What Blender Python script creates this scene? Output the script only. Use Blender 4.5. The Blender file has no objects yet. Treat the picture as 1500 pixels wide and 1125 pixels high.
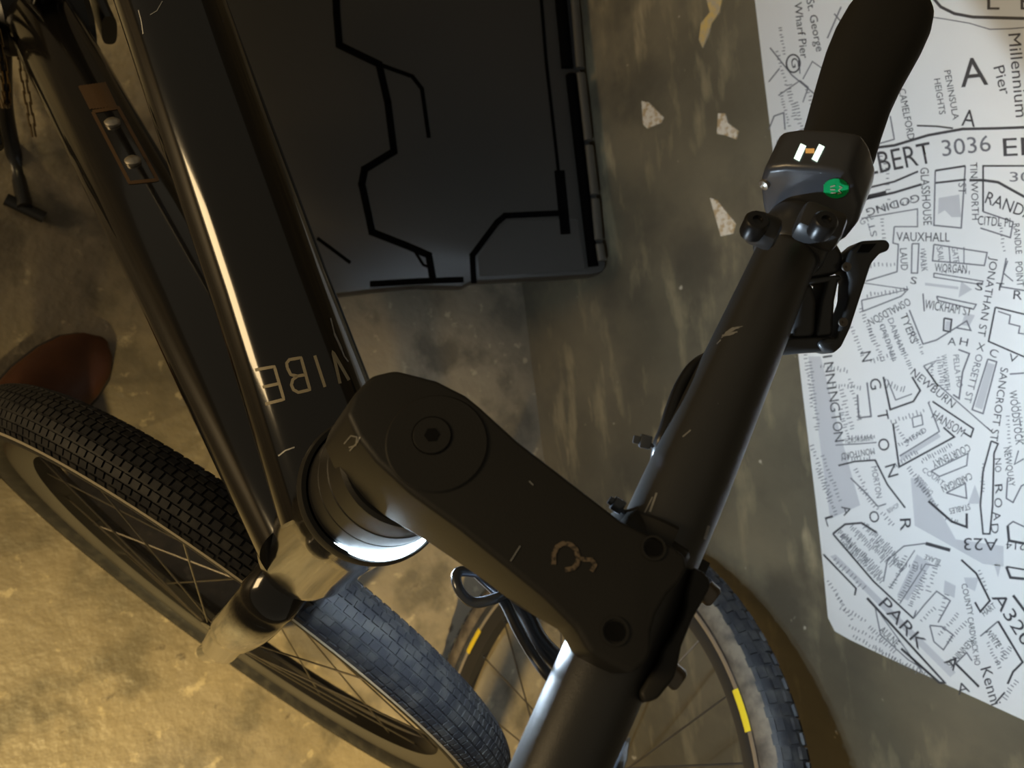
import bpy, bmesh, math, random
from mathutils import Vector, Matrix
from mathutils.bvhtree import BVHTree
random.seed(7)
SC = bpy.context.scene
COL = SC.collection
PI = math.pi
V3 = Vector

# ------------------------------------------------------------------ camera
FPX, CX, CY = 1100.0, 750.0, 562.5
NADIR = (-776.0, 97.0)                      # where "straight down" lies in the photo, from its centre
_n = math.hypot(*NADIR); TILT = math.atan(_n / FPX)
_e = (-NADIR[0] / _n, -NADIR[1] / _n); _g = (-_e[1], _e[0])
FW = V3((math.sin(TILT), 0, -math.cos(TILT))); EV = V3((math.cos(TILT), 0, math.sin(TILT))); DV = V3((0, -1, 0))
RT = EV * _e[0] + DV * _g[0]
DN = EV * _e[1] + DV * _g[1]
CAM = V3((0, 0, 1.204))
cam = bpy.data.cameras.new('camera'); cam_o = bpy.data.objects.new('camera', cam); COL.objects.link(cam_o)
M = Matrix((RT, -DN, -FW)).transposed().to_4x4(); M.translation = CAM
cam_o.matrix_world = M
cam.sensor_width = 36.0; cam.lens = 36.0 * FPX / 1500.0; cam.clip_start = 0.02
cam.dof.use_dof = True; cam.dof.focus_distance = 0.40; cam.dof.aperture_fstop = 15.0
SC.camera = cam_o

# ------------------------------------------------------------------ light
SC.view_settings.view_transform = 'Standard'; SC.view_settings.look = 'None'
SC.view_settings.gamma = 1.0; SC.view_settings.use_curve_mapping = False
SC.view_settings.exposure = 0.15
W = bpy.data.worlds.new('world'); SC.world = W; W.use_nodes = True
W.node_tree.nodes['Background'].inputs[0].default_value = (1.0, 0.86, 0.62, 1)
W.node_tree.nodes['Background'].inputs[1].default_value = 0.105

def lamp(name, kind, loc, target, energy, color, **kw):
    l = bpy.data.lights.new(name, kind); l.energy = energy; l.color = color
    for k, v in kw.items(): setattr(l, k, v)
    o = bpy.data.objects.new(name, l); COL.objects.link(o); o.location = loc
    o.rotation_euler = (V3(target) - V3(loc)).to_track_quat('-Z', 'Y').to_euler()
    return o
# warm street lamp low behind the photographer, to the lower left of the picture
lamp('street_lamp_light', 'SPOT', (-1.1, -2.6, 3.2), (0.10, -0.85, 0), 1150, (1.0, 0.74, 0.30), spot_size=0.46, spot_blend=1.0, shadow_soft_size=0.10)
lamp('floor_patch_fill_light', 'SPOT', (-1.0, 2.6, 3.0), (-.12, .85, 0), 300, (1.0, 0.74, 0.32), spot_size=0.25, spot_blend=.8, shadow_soft_size=0.08)  # added spot that brightens a patch of far floor; no known lamp there
lamp('warm_wall_fill_light', 'AREA', (-2.3, 0.8, .72), (0.9, 0.1, 0.95), 21, (1.0, 0.72, 0.37), size=0.7)  # added low warm fill for wall and map, grazing the floor; no window there

# ------------------------------------------------------------------ geometry helpers
def cw(x, y, z): return CAM + RT * x + DN * y + FW * z          # camera axes to the world
def ray(px, py): return FW + RT * ((px - CX) / FPX) + DN * ((py - CY) / FPX)
def P(px, py, d): return CAM + ray(px, py) * d                  # photo pixel at a measured depth
def onplane(px, py, o, n):
    r = ray(px, py); return CAM + r * ((V3(o) - CAM).dot(n) / r.dot(n))
def onz(px, py, z=0.0): return onplane(px, py, (0, 0, z), V3((0, 0, 1)))

def new_bm(): return bmesh.new()
def frame(d):
    d = d.normalized(); a = V3((0, 0, 1)) if abs(d.z) < .9 else V3((1, 0, 0))
    x = d.cross(a).normalized(); return x, d.cross(x).normalized()
def sweep(bm, pts, rad, seg=24, cap=True, up=None, flat=1.0, exps=2.0):
    """tube through pts; rad scalar or list (or (ru, rv) pairs); flat squashes the second axis"""
    n = len(pts); pts = [V3(p) for p in pts]
    if not isinstance(rad, (list, tuple)): rad = [rad] * n
    x = None; rings = []
    for i in range(n):
        d = (pts[min(i + 1, n - 1)] - pts[max(i - 1, 0)]).normalized()
        if up is not None: x = (up - d * up.dot(d)).normalized()
        elif x is None: x, _ = frame(d)
        else: x = (x - d * x.dot(d)).normalized()
        y = d.cross(x)
        r = rad[i]; ru, rv = (r if isinstance(r, tuple) else (r, r * flat))
        ring = []
        for k in range(seg):
            a = 2 * PI * k / seg; cx_, sy_ = math.cos(a), math.sin(a)
            if exps != 2.0:
                cx_ = math.copysign(abs(cx_) ** (2 / exps), cx_); sy_ = math.copysign(abs(sy_) ** (2 / exps), sy_)
            ring.append(bm.verts.new(pts[i] + x * (cx_ * ru) + y * (sy_ * rv)))
        rings.append(ring)
    for i in range(n - 1):
        for k in range(seg):
            bm.faces.new((rings[i][k], rings[i][(k + 1) % seg], rings[i + 1][(k + 1) % seg], rings[i + 1][k]))
    if cap:
        bm.faces.new(rings[0][::-1]); bm.faces.new(rings[-1])
    return bm
def lathe(bm, o, d, prof, seg=48, closed=False, a0=0.0, a1=2 * PI, ref=None):
    """prof = [(along, radius)] turned round the axis d through o"""
    d = d.normalized()
    if ref is None: x, y = frame(d)
    else: x = (ref - d * ref.dot(d)).normalized(); y = d.cross(x)
    full = abs(a1 - a0 - 2 * PI) < 1e-6; m = seg if full else seg + 1; rings = []
    for s, r in prof:
        rings.append([bm.verts.new(o + d * s + (x * math.cos(a0 + (a1 - a0) * k / seg) + y * math.sin(a0 + (a1 - a0) * k / seg)) * max(r, 1e-5)) for k in range(m)])
    L = len(rings)
    for i in range(L if closed else L - 1):
        A_, B_ = rings[i], rings[(i + 1) % L]
        for k in range(m if full else m - 1):
            bm.faces.new((A_[k], A_[(k + 1) % m], B_[(k + 1) % m], B_[k]))
    if closed and not full:
        bm.faces.new([r[0] for r in rings]); bm.faces.new([r[-1] for r in rings][::-1])
    return bm
def box(bm, o, ax, ay, az, sx, sy, sz, bev=0.0, seg=2):
    vs = []
    b2 = bmesh.new()
    for i in (-1, 1):
        for j in (-1, 1):
            for k in (-1, 1): vs.append(b2.verts.new(V3(o) + ax * (i * sx / 2) + ay * (j * sy / 2) + az * (k * sz / 2)))
    for q in ((0, 1, 3, 2), (4, 6, 7, 5), (0, 4, 5, 1), (2, 3, 7, 6), (0, 2, 6, 4), (1, 5, 7, 3)): b2.faces.new([vs[i] for i in q])
    if bev: bmesh.ops.bevel(b2, geom=b2.edges[:], offset=bev, segments=seg, affect='EDGES', profile=.5)
    merge(bm, b2)
    return bm
def merge(bm, b2):
    m = bpy.data.meshes.new('tmp'); b2.to_mesh(m); b2.free(); bm.from_mesh(m); bpy.data.meshes.remove(m)
def prism(bm, pts, off, bev=0.0, seg=3, offs=None):
    """polygon pts pushed by off (or by offs, one vector per point); edges rounded"""
    b2 = bmesh.new(); a = [b2.verts.new(V3(p)) for p in pts]
    b = [b2.verts.new(V3(p) + (offs[i] if offs else off)) for i, p in enumerate(pts)]
    n = len(a); b2.faces.new(a); b2.faces.new(b[::-1])
    for i in range(n): b2.faces.new((a[i], b[i], b[(i + 1) % n], a[(i + 1) % n]))
    bmesh.ops.recalc_face_normals(b2, faces=b2.faces[:])
    if bev:
        ed = [e_ for e_ in b2.edges if e_.calc_face_angle(0) > .25]
        bmesh.ops.bevel(b2, geom=ed, offset=bev, segments=seg, affect='EDGES', profile=.5, clamp_overlap=True)
    merge(bm, b2); return bm
def smooth_path(pts, per=8):
    pts = [V3(p) for p in pts]; q = [pts[0] * 2 - pts[1]] + pts + [pts[-1] * 2 - pts[-2]]; out = []
    for i in range(1, len(q) - 2):
        for k in range(per):
            t = k / per
            out.append(.5 * ((2 * q[i]) + (-q[i - 1] + q[i + 1]) * t + (2 * q[i - 1] - 5 * q[i] + 4 * q[i + 1] - q[i + 2]) * t * t + (-q[i - 1] + 3 * q[i] - 3 * q[i + 1] + q[i + 2]) * t ** 3))
    out.append(pts[-1]); return out
def root(o):
    while o.parent: o = o.parent
    return o
def obj(name, bm, m, parent=None, ang=40, normals=True):
    if normals: bmesh.ops.recalc_face_normals(bm, faces=bm.faces[:])
    me = bpy.data.meshes.new(name)
    base = root(parent).location if parent else None
    if base is None:
        xs = [v.co for v in bm.verts]; base = V3((sum(v.x for v in xs) / len(xs), sum(v.y for v in xs) / len(xs), min(v.z for v in xs)))
    for v in bm.verts: v.co -= base
    for f_ in bm.faces: f_.smooth = True
    for e_ in bm.edges:
        if len(e_.link_faces) == 2 and e_.calc_face_angle(0) > math.radians(ang): e_.smooth = False
    bm.to_mesh(me); bm.free(); me.materials.append(m)
    o = bpy.data.objects.new(name, me); COL.objects.link(o)
    if parent: o.parent = parent
    else: o.location = base
    return o
def thing(name, label, cat, loc, group=None):
    o = bpy.data.objects.new(name, None); COL.objects.link(o); o.location = loc; o.empty_display_size = .05
    o['label'] = label; o['category'] = cat
    if group: o['group'] = group
    return o
def tag(o, label, cat, group=None):
    o['label'] = label; o['category'] = cat
    if group: o['group'] = group
    return o
def bvh(o):
    base = root(o).location
    return BVHTree.FromPolygons([v.co + base for v in o.data.vertices], [list(p.vertices) for p in o.data.polygons])
def stroke_on(bm, tree, px, width, lift=.0002, step=3.0):
    """a painted stroke: photo points dropped onto a built surface, given real width"""
    pts = []
    for i in range(len(px) - 1):
        (x0, y0), (x1, y1) = px[i], px[i + 1]; L = max(1, int(math.hypot(x1 - x0, y1 - y0) / step))
        for k in range(L): pts.append((x0 + (x1 - x0) * k / L, y0 + (y1 - y0) * k / L))
    pts.append(px[-1])
    for i in range(len(pts)):
        pass
    prev = None
    for i, (x, y) in enumerate(pts):
        a = pts[max(0, i - 1)]; b = pts[min(len(pts) - 1, i + 1)]
        d = (b[0] - a[0], b[1] - a[1]); l = math.hypot(*d) or 1; nx, ny = -d[1] / l, d[0] / l
        w = width[min(i * len(width) // len(pts), len(width) - 1)] if isinstance(width, list) else width
        pr = []
        for s in (-.5, .5):
            r = ray(x + nx * w * s, y + ny * w * s).normalized(); h = tree.ray_cast(CAM, r)
            if h[0] is None: pr = None; break
            nn = h[1] if h[1].dot(r) < 0 else -h[1]
            pr.append(bm.verts.new(h[0] + nn * lift))
        if pr and prev and (pr[0].co - prev[0].co).length < .01: bm.faces.new((prev[0], prev[1], pr[1], pr[0]))
        prev = pr

# ------------------------------------------------------------------ materials
def mat(name, col, rough=.5, metal=0.0, spec=.5, noise=None, bump=None, coat=0.0, emit=None, scratches=None, transmission=0):
    m = bpy.data.materials.new(name); m.use_nodes = True; nt = m.node_tree; N = nt.nodes; L = nt.links; b = N['Principled BSDF']
    b.inputs['Base Color'].default_value = (*col, 1); b.inputs['Roughness'].default_value = rough; b.inputs['Metallic'].default_value = metal
    b.inputs['Specular IOR Level'].default_value = spec; b.inputs['Coat Weight'].default_value = coat; b.inputs['Coat Roughness'].default_value = .05
    if transmission: b.inputs['Transmission Weight'].default_value = transmission
    if emit: b.inputs['Emission Color'].default_value = (*emit[0], 1); b.inputs['Emission Strength'].default_value = emit[1]
    tc = N.new('ShaderNodeTexCoord'); last = None
    if noise:
        scale, col2, lo, hi = noise
        n = N.new('ShaderNodeTexNoise'); n.inputs['Scale'].default_value = scale; n.inputs['Detail'].default_value = 6; L.new(tc.outputs['Object'], n.inputs[0])
        r = N.new('ShaderNodeMapRange'); r.inputs[1].default_value = lo; r.inputs[2].default_value = hi; L.new(n.outputs[0], r.inputs[0])
        mx = N.new('ShaderNodeMix'); mx.data_type = 'RGBA'; L.new(r.outputs[0], mx.inputs[0]); mx.inputs[6].default_value = (*col, 1); mx.inputs[7].default_value = (*col2, 1)
        L.new(mx.outputs[2], b.inputs['Base Color']); last = mx.outputs[2]
    if scratches:
        sc_, col3, thr = scratches
        v = N.new('ShaderNodeTexVoronoi'); v.inputs['Scale'].default_value = sc_; L.new(tc.outputs['Object'], v.inputs[0])
        r = N.new('ShaderNodeMapRange'); r.inputs[1].default_value = thr; r.inputs[2].default_value = thr * .6; L.new(v.outputs['Distance'], r.inputs[0])
        mx = N.new('ShaderNodeMix'); mx.data_type = 'RGBA'; L.new(r.outputs[0], mx.inputs[0]); mx.inputs[7].default_value = (*col3, 1)
        if last: L.new(last, mx.inputs[6])
        else: mx.inputs[6].default_value = (*col, 1)
        L.new(mx.outputs[2], b.inputs['Base Color'])
    if bump:
        scale, st, dist = bump
        n = N.new('ShaderNodeTexNoise'); n.inputs['Scale'].default_value = scale; n.inputs['Detail'].default_value = 3; L.new(tc.outputs['Object'], n.inputs[0])
        bp = N.new('ShaderNodeBump'); bp.inputs['Strength'].default_value = st; bp.inputs['Distance'].default_value = dist; L.new(n.outputs[0], bp.inputs['Height']); L.new(bp.outputs[0], b.inputs['Normal'])
    return m
MATTE = mat('anodised_black', (.025, .024, .022), .46, 0, .28, bump=(1400, .25, .0003), scratches=(55, (.10, .10, .10), .012))
BARM = mat('bar_black', (.032, .032, .032), .36, 0, .75, bump=(2600, .35, .0003), scratches=(110, (.22, .23, .25), .022))
GLOSS = mat('gloss_black_paint', (.010, .009, .008), .13, 0, .5, coat=.6, bump=(30, .03, .001))
PLAST = mat('black_plastic', (.012, .012, .013), .33, 0, .5)
PODM = mat('pod_plastic', (.050, .053, .062), .28, 0, .55)
LEVM = mat('lever_black', (.036, .036, .037), .33, 0, .6)
GRIPM = mat('grip_rubber', (.020, .019, .017), .62, 0, .35, bump=(700, .2, .0004))
RUB = mat('tyre_rubber', (.013, .013, .015), .60, 0, .35, noise=(70, (.038, .036, .033), .45, .7))
TAN = mat('dirty_sidewall', (.16, .125, .085), .7, 0, .3, noise=(50, (.07, .055, .04), .4, .65))
RIMB = mat('black_rim', (.02, .018, .016), .3, 0, .5)
ALU = mat('brushed_rim_edge', (.55, .50, .42), .38, .9)
STEEL = mat('spoke_steel', (.20, .18, .15), .35, .9)
BOLT = mat('bolt_steel', (.16, .14, .12), .35, .9)
CHROME = mat('cable_sheath', (.10, .11, .13), .22, .5)
HOLE = mat('recess_black', (.003, .003, .003), .7, 0, .2)
LOGO = mat('tan_logo_paint', (.20, .15, .10), .6, noise=(900, (.05, .04, .03), .45, .6))
DECAL = mat('cream_lettering', (.42, .36, .24), .55)
GOLD = mat('bronze_label', (.13, .075, .035), .4, .3)
YEL = mat('yellow_decal', (.75, .52, .02), .5)
GREEN = mat('green_sticker', (.0, .36, .10), .35)
STRIPE = mat('reflective_stripe_grey', (.50, .44, .32), .5)
CHAIN = mat('chain_steel', (.22, .15, .07), .35, .9)
LENS = mat('lamp_lens', (.9, .95, 1), .3, emit=((.66, .85, 1.0), 38))
HLITE = mat('display_glow', (.8, .9, .85), .4, emit=((.75, 1, .85), 1.3))
HORNG = mat('display_orange', (.6, .3, .1), .4, emit=((1, .55, .15), .35))
SCRATCH = mat('bare_metal_scratch', (.34, .34, .33), .45, .4)

# ================================================================== ROOM
XW = 0.911
def plane_mat(kind):
    m = bpy.data.materials.new(kind); m.use_nodes = True; nt = m.node_tree; N = nt.nodes; L = nt.links; b = N['Principled BSDF']
    tc = N.new('ShaderNodeTexCoord')
    def noise(scale, det=6, vec=None, rough=.55):
        n = N.new('ShaderNodeTexNoise'); n.inputs['Scale'].default_value = scale; n.inputs['Detail'].default_value = det; n.inputs['Roughness'].default_value = rough
        L.new(vec or tc.outputs['Object'], n.inputs[0]); return n.outputs[0]
    def ramp(src, a, b_, inv=False):
        r = N.new('ShaderNodeMapRange'); r.inputs[1].default_value = a; r.inputs[2].default_value = b_
        if inv: r.inputs[3].default_value = 1; r.inputs[4].default_value = 0
        L.new(src, r.inputs[0]); return r.outputs[0]
    def mix(fac, c1, c2):
        x = N.new('ShaderNodeMix'); x.data_type = 'RGBA'; L.new(fac, x.inputs[0])
        for i, c_ in ((6, c1), (7, c2)):
            if isinstance(c_, tuple): x.inputs[i].default_value = (*c_, 1)
            else: L.new(c_, x.inputs[i])
        return x.outputs[2]
    if kind == 'worn_floor':
        c = mix(ramp(noise(5), .35, .65), (.18, .15, .108), (.27, .225, .16))
        c = mix(ramp(noise(45, 4), .62, .70), c, (.38, .32, .22))
        c = mix(ramp(noise(12, 5), .50, .64), c, (.13, .11, .08))
        c = mix(ramp(noise(28, 4), .68, .75), c, (.09, .07, .05))
        L.new(c, b.inputs['Base Color'])
        rr = N.new('ShaderNodeMapRange'); rr.inputs[3].default_value = .36; rr.inputs[4].default_value = .56; L.new(noise(9), rr.inputs[0]); L.new(rr.outputs[0], b.inputs['Roughness'])
        bp = N.new('ShaderNodeBump'); bp.inputs['Strength'].default_value = .6; bp.inputs['Distance'].default_value = .005; L.new(noise(34, 3), bp.inputs['Height']); L.new(bp.outputs[0], b.inputs['Normal'])
    else:
        mp = N.new('ShaderNodeMapping'); mp.inputs['Scale'].default_value = (1, .28, 1); L.new(tc.outputs['Object'], mp.inputs[0])
        c = mix(ramp(noise(4), .35, .65), (.095, .082, .056), (.165, .140, .092))
        c = mix(ramp(noise(26, 5, mp.outputs[0]), .54, .66), c, (.22, .185, .115))
        c = mix(ramp(noise(15, 4, mp.outputs[0]), .64, .74), c, (.34, .28, .17))
        c = mix(ramp(noise(7, 5), .50, .70), c, (.075, .066, .048))
        c = mix(ramp(noise(40, 2), .73, .78), c, (.45, .40, .31))
        c = mix(ramp(noise(60, 3), .74, .80), c, (.30, .27, .20))
        L.new(c, b.inputs['Base Color']); b.inputs['Roughness'].default_value = .42
        bp = N.new('ShaderNodeBump'); bp.inputs['Strength'].default_value = .35; bp.inputs['Distance'].default_value = .003; L.new(noise(22, 4), bp.inputs['Height']); L.new(bp.outputs[0], b.inputs['Normal'])
    return m
bm = new_bm(); box(bm, V3((-1.05, 0, -.025)), V3((1, 0, 0)), V3((0, 1, 0)), V3((0, 0, 1)), 4.1, 6.0, .05)
fl = obj('floor', bm, plane_mat('worn_floor')); fl['kind'] = 'structure'
bm = new_bm(); box(bm, V3((XW + .05, 0, 1.35)), V3((1, 0, 0)), V3((0, 1, 0)), V3((0, 0, 1)), .1, 6.0, 2.8)
wl = obj('wall_right', bm, plane_mat('worn_wall')); wl['kind'] = 'structure'

# ================================================================== BICYCLE
bike = thing('bicycle', 'glossy black bicycle seen from above with turned handlebar and glowing head light', 'bicycle', (0.0, -.25, 0))
A = V3((0, 0, 0)) + RT * -.41 + DN * .351 + FW * .842; A.normalize()      # steering axis, pointing down
S0 = P(633, 640, .275)
def ax(s): return S0 + A * s
BM_ = P(942, 850, .270)
Bd = (P(1148, 385, .322) - P(820, 1125, .243)).normalized()               # handlebar direction, towards the grip
G = (BM_ - ax(.018)); G = (G - Bd * G.dot(Bd)).normalized()                # stem forward
U = Bd.cross(G).normalized()
if U.dot(FW) > 0: U = -U                                                  # up, out of the stem's top face
def bar(t): return BM_ + Bd * t
def stem_top(px, py): return onplane(px, py, BM_ + U * .0195, U2)
U2 = (P(930, 790, .2475) - P(560, 600, .262)).cross(Bd).normalized()
STO = P(633, 640, .2605)
def stp(px, py): return onplane(px, py, STO, U2)

# --- handlebar
def bar_r(t):
    t = abs(t)
    return .0159 if t < .04 else (.0159 - .0037 * min(1, (t - .04) / .15))
hb = new_bm(); ts = [-.20 + .52 * i / 60 for i in range(61)]
def barpt(t): return bar(t) + G * -(.10 * max(0, t - .08) ** 2) * 0.6
sweep(hb, [barpt(t) for t in ts], [bar_r(t) for t in ts], 48)
handlebar = obj('handlebar', hb, BARM, bike)
tr = bvh(handlebar); sb = new_bm()
for s_, w_ in ((((1057, 495), (1064, 488), (1074, 482), (1088, 478)), [1.5, 4, 5, 3, 1]), (((1058, 492), (1068, 490), (1080, 486)), [3, 4, 2]), (((1050, 504), (1056, 498)), [1, 2]), (((962, 722), (952, 750)), 3), (((956, 728), (944, 752)), 2), (((1038, 770), (1032, 790)), 4), (((1000, 640), (1012, 630)), 2)):
    stroke_on(sb, tr, s_, w_, .0001)
obj('scratch_mark', sb, SCRATCH, handlebar)

# --- stem
st = new_bm()
outl = [(508, 606), (518, 578), (546, 549), (580, 541), (640, 556), (684, 578), (706, 596), (760, 645), (912, 762), (946, 779), (985, 797), (1006, 813), (1010, 832), (998, 853), (980, 872), (964, 900), (957, 925), (957, 952), (950, 970), (930, 988), (902, 976), (866, 958), (846, 922), (800, 876), (751, 836), (675, 775), (604, 724), (552, 676), (524, 640)]
depth = [.041 if x + y * .9 < 1150 else (.041 - .017 * min(1, (x + y * .9 - 1150) / 400) if x + y * .9 < 1640 else .013) for x, y in outl]
tops = [stp(x, y) for x, y in outl]
prism(st, tops, None, .0035, 4, offs=[A * dd for dd in depth])
# clamp half that wraps the back and top of the bar
ring_prof = [(-.0215, .0162), (-.0215, .0190), (-.0200, .0204), (.0165, .0204), (.0180, .0190), (.0180, .0162)]
lathe(st, BM_, Bd, ring_prof, 40, True, -PI * 1.00, PI * .04, ref=(U if True else U))
stem = obj('stem', st, MATTE, bike, 35)
for nm, pts_, r_ in (('a', (P(905, 768, .2665), P(992, 838, .2615)), .0085), ('b', (P(850, 895, .257), P(930, 962, .252)), .0088)):
    b_ = new_bm(); d_ = (pts_[1] - pts_[0]); L_ = d_.length
    lathe(b_, pts_[0], d_, [(0, .0), (0, r_ - .003), (.002, r_), (L_ - .0015, r_), (L_, r_ - .0015), (L_, 0)], 32)
    obj('clamp_lug', b_, MATTE, stem)
tr = bvh(stem)
lg = new_bm()
stroke_on(lg, tr, [(811, 827), (811, 812), (816, 801), (825, 796), (836, 798), (844, 806), (847, 818), (845, 827), (839, 833), (828, 835)], 7, .0003, 2)
stroke_on(lg, tr, [(847, 817), (856, 820), (866, 820), (872, 827), (866, 837)], 6, .0003, 2)
obj('tan_hook_logo', lg, LOGO, stem)
sm = new_bm()
for s_ in ([(505, 650), (515, 638), (524, 640), (522, 652), (512, 655)], [(513, 660), (524, 648), (528, 640)], [(748, 822), (762, 800)], [(775, 705), (781, 711)]):
    stroke_on(sm, tr, s_, 1.8, .0003, 2)
obj('scratch_mark', sm, SCRATCH, stem)
# steerer top cap with its bolt
cap_c = stp(640, 649)
cp = new_bm(); NU = U2 if U2.dot(FW) < 0 else -U2
lathe(cp, cap_c - NU * .004, NU, [(0, 0), (0, .0178), (.0042, .0178), (.0048, .0172), (.0048, 0)], 64)
cap = obj('top_cap', cp, MATTE, bike)
bt = new_bm(); bc = stp(633, 639)
lathe(bt, bc + NU * .0002, NU, [(0, 0), (0, .0066), (.0010, .0066), (.0012, .0064), (.0012, 0)], 40)
bolt = obj('cap_bolt', bt, MATTE, cap)
hr = new_bm(); lathe(hr, bc + NU * .0010, NU, [(0, .0066), (.0001, .0070)], 48); obj('bolt_gap', hr, HOLE, cap)
hx = new_bm(); lathe(hx, bc + NU * .0016, NU, [(0, 0), (0, .0027)], 6); obj('hex_socket', hx, HOLE, bolt if False else cap)

# --- faceplate: the front clamp half, its lugs and bolts
fp = new_bm()
lathe(fp, BM_, Bd, [(-.0200, .0162), (-.0200, .0200), (.0180, .0200), (.0180, .0162)], 24, True, PI * .56, PI * .98, ref=U)
fo = [(1016, 829), (1030, 836), (1041, 848), (1041, 860), (1029, 882), (1016, 905), (999, 946), (995, 968), (989, 992), (964, 1024), (944, 1030), (937, 1014), (955, 985), (967, 966), (971, 950), (982, 936), (999, 905), (1004, 888), (1005, 866), (1011, 845)]
prism(fp, [onplane(x, y, BM_ + U * .0135, U) for x, y in fo], U * -.028, .0016, 3)
face = obj('faceplate', fp, MATTE, bike, 35)
for a_, b_ in (((1032, 864), (1048, 877)), ((982, 986), (998, 999))):
    q = new_bm(); a_, b_ = [onplane(x, y, BM_ + U * .006, U) for x, y in (a_, b_)]; d2 = b_ - a_; L2 = d2.length
    lathe(q, a_, d2, [(0, 0), (0, .0040), (L2 - .001, .0040), (L2, .0032), (L2, .0020), (L2 - .0015, .0018), (L2 - .0015, 0)], 24)
    obj('clamp_bolt', q, BOLT, face)
for cc, r_ in ((stp(957, 803), .0042), (stp(900, 925), .0046)):
    q = new_bm(); lathe(q, cc + NU * .0002, NU, [(-.0005, r_), (.0004, r_), (.0004, r_ * .82), (-.001, r_ * .8)], 28)
    hole = obj('bolt_recess', q, MATTE, stem)
for cc, r_ in ((stp(957, 803), .0027), (stp(900, 925), .0031)):
    q = new_bm(); lathe(q, cc + NU * .0003, NU, [(0, 0), (.0001, r_)], 24)
    obj('threaded_hole', q, HOLE, stem)

# --- spacer, glowing lamp ring, head tube
def ring(name, prof, m, parent=bike, **kw):
    b_ = new_bm(); lathe(b_, S0, A, prof, 72, **kw); return obj(name, b_, m, parent, 30)
spc = ring('stem_spacer', [(.028, 0), (.028, .0262), (.030, .0276), (.0455, .0286), (.0462, .0282), (.0469, .0288), (.060, .0296), (.0607, .0292), (.0614, .0297), (.0735, .0306), (.0735, 0)], MATTE)
lampr = ring('head_light', [(.0735, .024), (.0735, .0300), (.0768, .0308), (.0768, .024)], PLAST)
fwd_ref = (RT * .08 + DN * .99)
ls = new_bm(); xr = (fwd_ref - A * fwd_ref.dot(A)).normalized(); yr = A.cross(xr); rows = []
for k in range(41):                                    # crescent: full in the middle, running out to both ends
    a = -1.0 + 1.86 * k / 40; t_ = .06 + .94 * math.cos((k / 40 - .5) * PI) ** .7; d = xr * math.cos(a) + yr * math.sin(a)
    rows.append([ls.verts.new(S0 + A * s_ + d * r_) for s_, r_ in ((.0790 - .0037 * t_, .0296), (.0790 - .0037 * t_, .0310 + .0022 * t_), (.0790, .0312 + .0024 * t_), (.0790, .0296))])
for k in range(40):
    for q in range(4): ls.faces.new((rows[k][q], rows[k][(q + 1) % 4], rows[k + 1][(q + 1) % 4], rows[k + 1][q]))
ls.faces.new(rows[0]); ls.faces.new(rows[-1][::-1])
lens = obj('glowing_lens', ls, LENS, lampr)
head = ring('head_tube', [(.0768, 0), (.0768, .0308), (.082, .0330), (.085, .0330), (.088, .0318), (.125, .0312), (.190, .0312), (.215, .034), (.232, .034), (.236, .031), (.236, 0)], GLOSS)
ring('headset_ring', [(.0768, .0318), (.0768, .0338), (.0800, .0350), (.0815, .0350), (.0815, .0318)], MATTE, head, closed=True)

# --- fork
Wh = (RT * .77 + DN * .63 + FW * .113).normalized(); Wh = (Wh - A * Wh.dot(A)).normalized()
AXL = A.cross(Wh).normalized()
HUB = ax(.655)
fk = new_bm()
lathe(fk, S0, A, [(.236, 0), (.236, .029), (.245, .031), (.262, .030), (.275, .022), (.275, 0)], 40)
for s in (-1, 1):
    sweep(fk, smooth_path([ax(.250) + AXL * s * .012, ax(.262) + AXL * s * .036, ax(.30) + AXL * s * .049, ax(.42) + AXL * s * .052, ax(.56) + AXL * s * .053 + Wh * .004, HUB + AXL * s * .054], 6), [(.020, .016)] * 7 + [(.019, .013)] * 10 + [(.017, .010)] * 8 + [(.012, .008)] * 6, 24, up=Wh)
fork = obj('fork', fk, GLOSS, bike)

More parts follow.
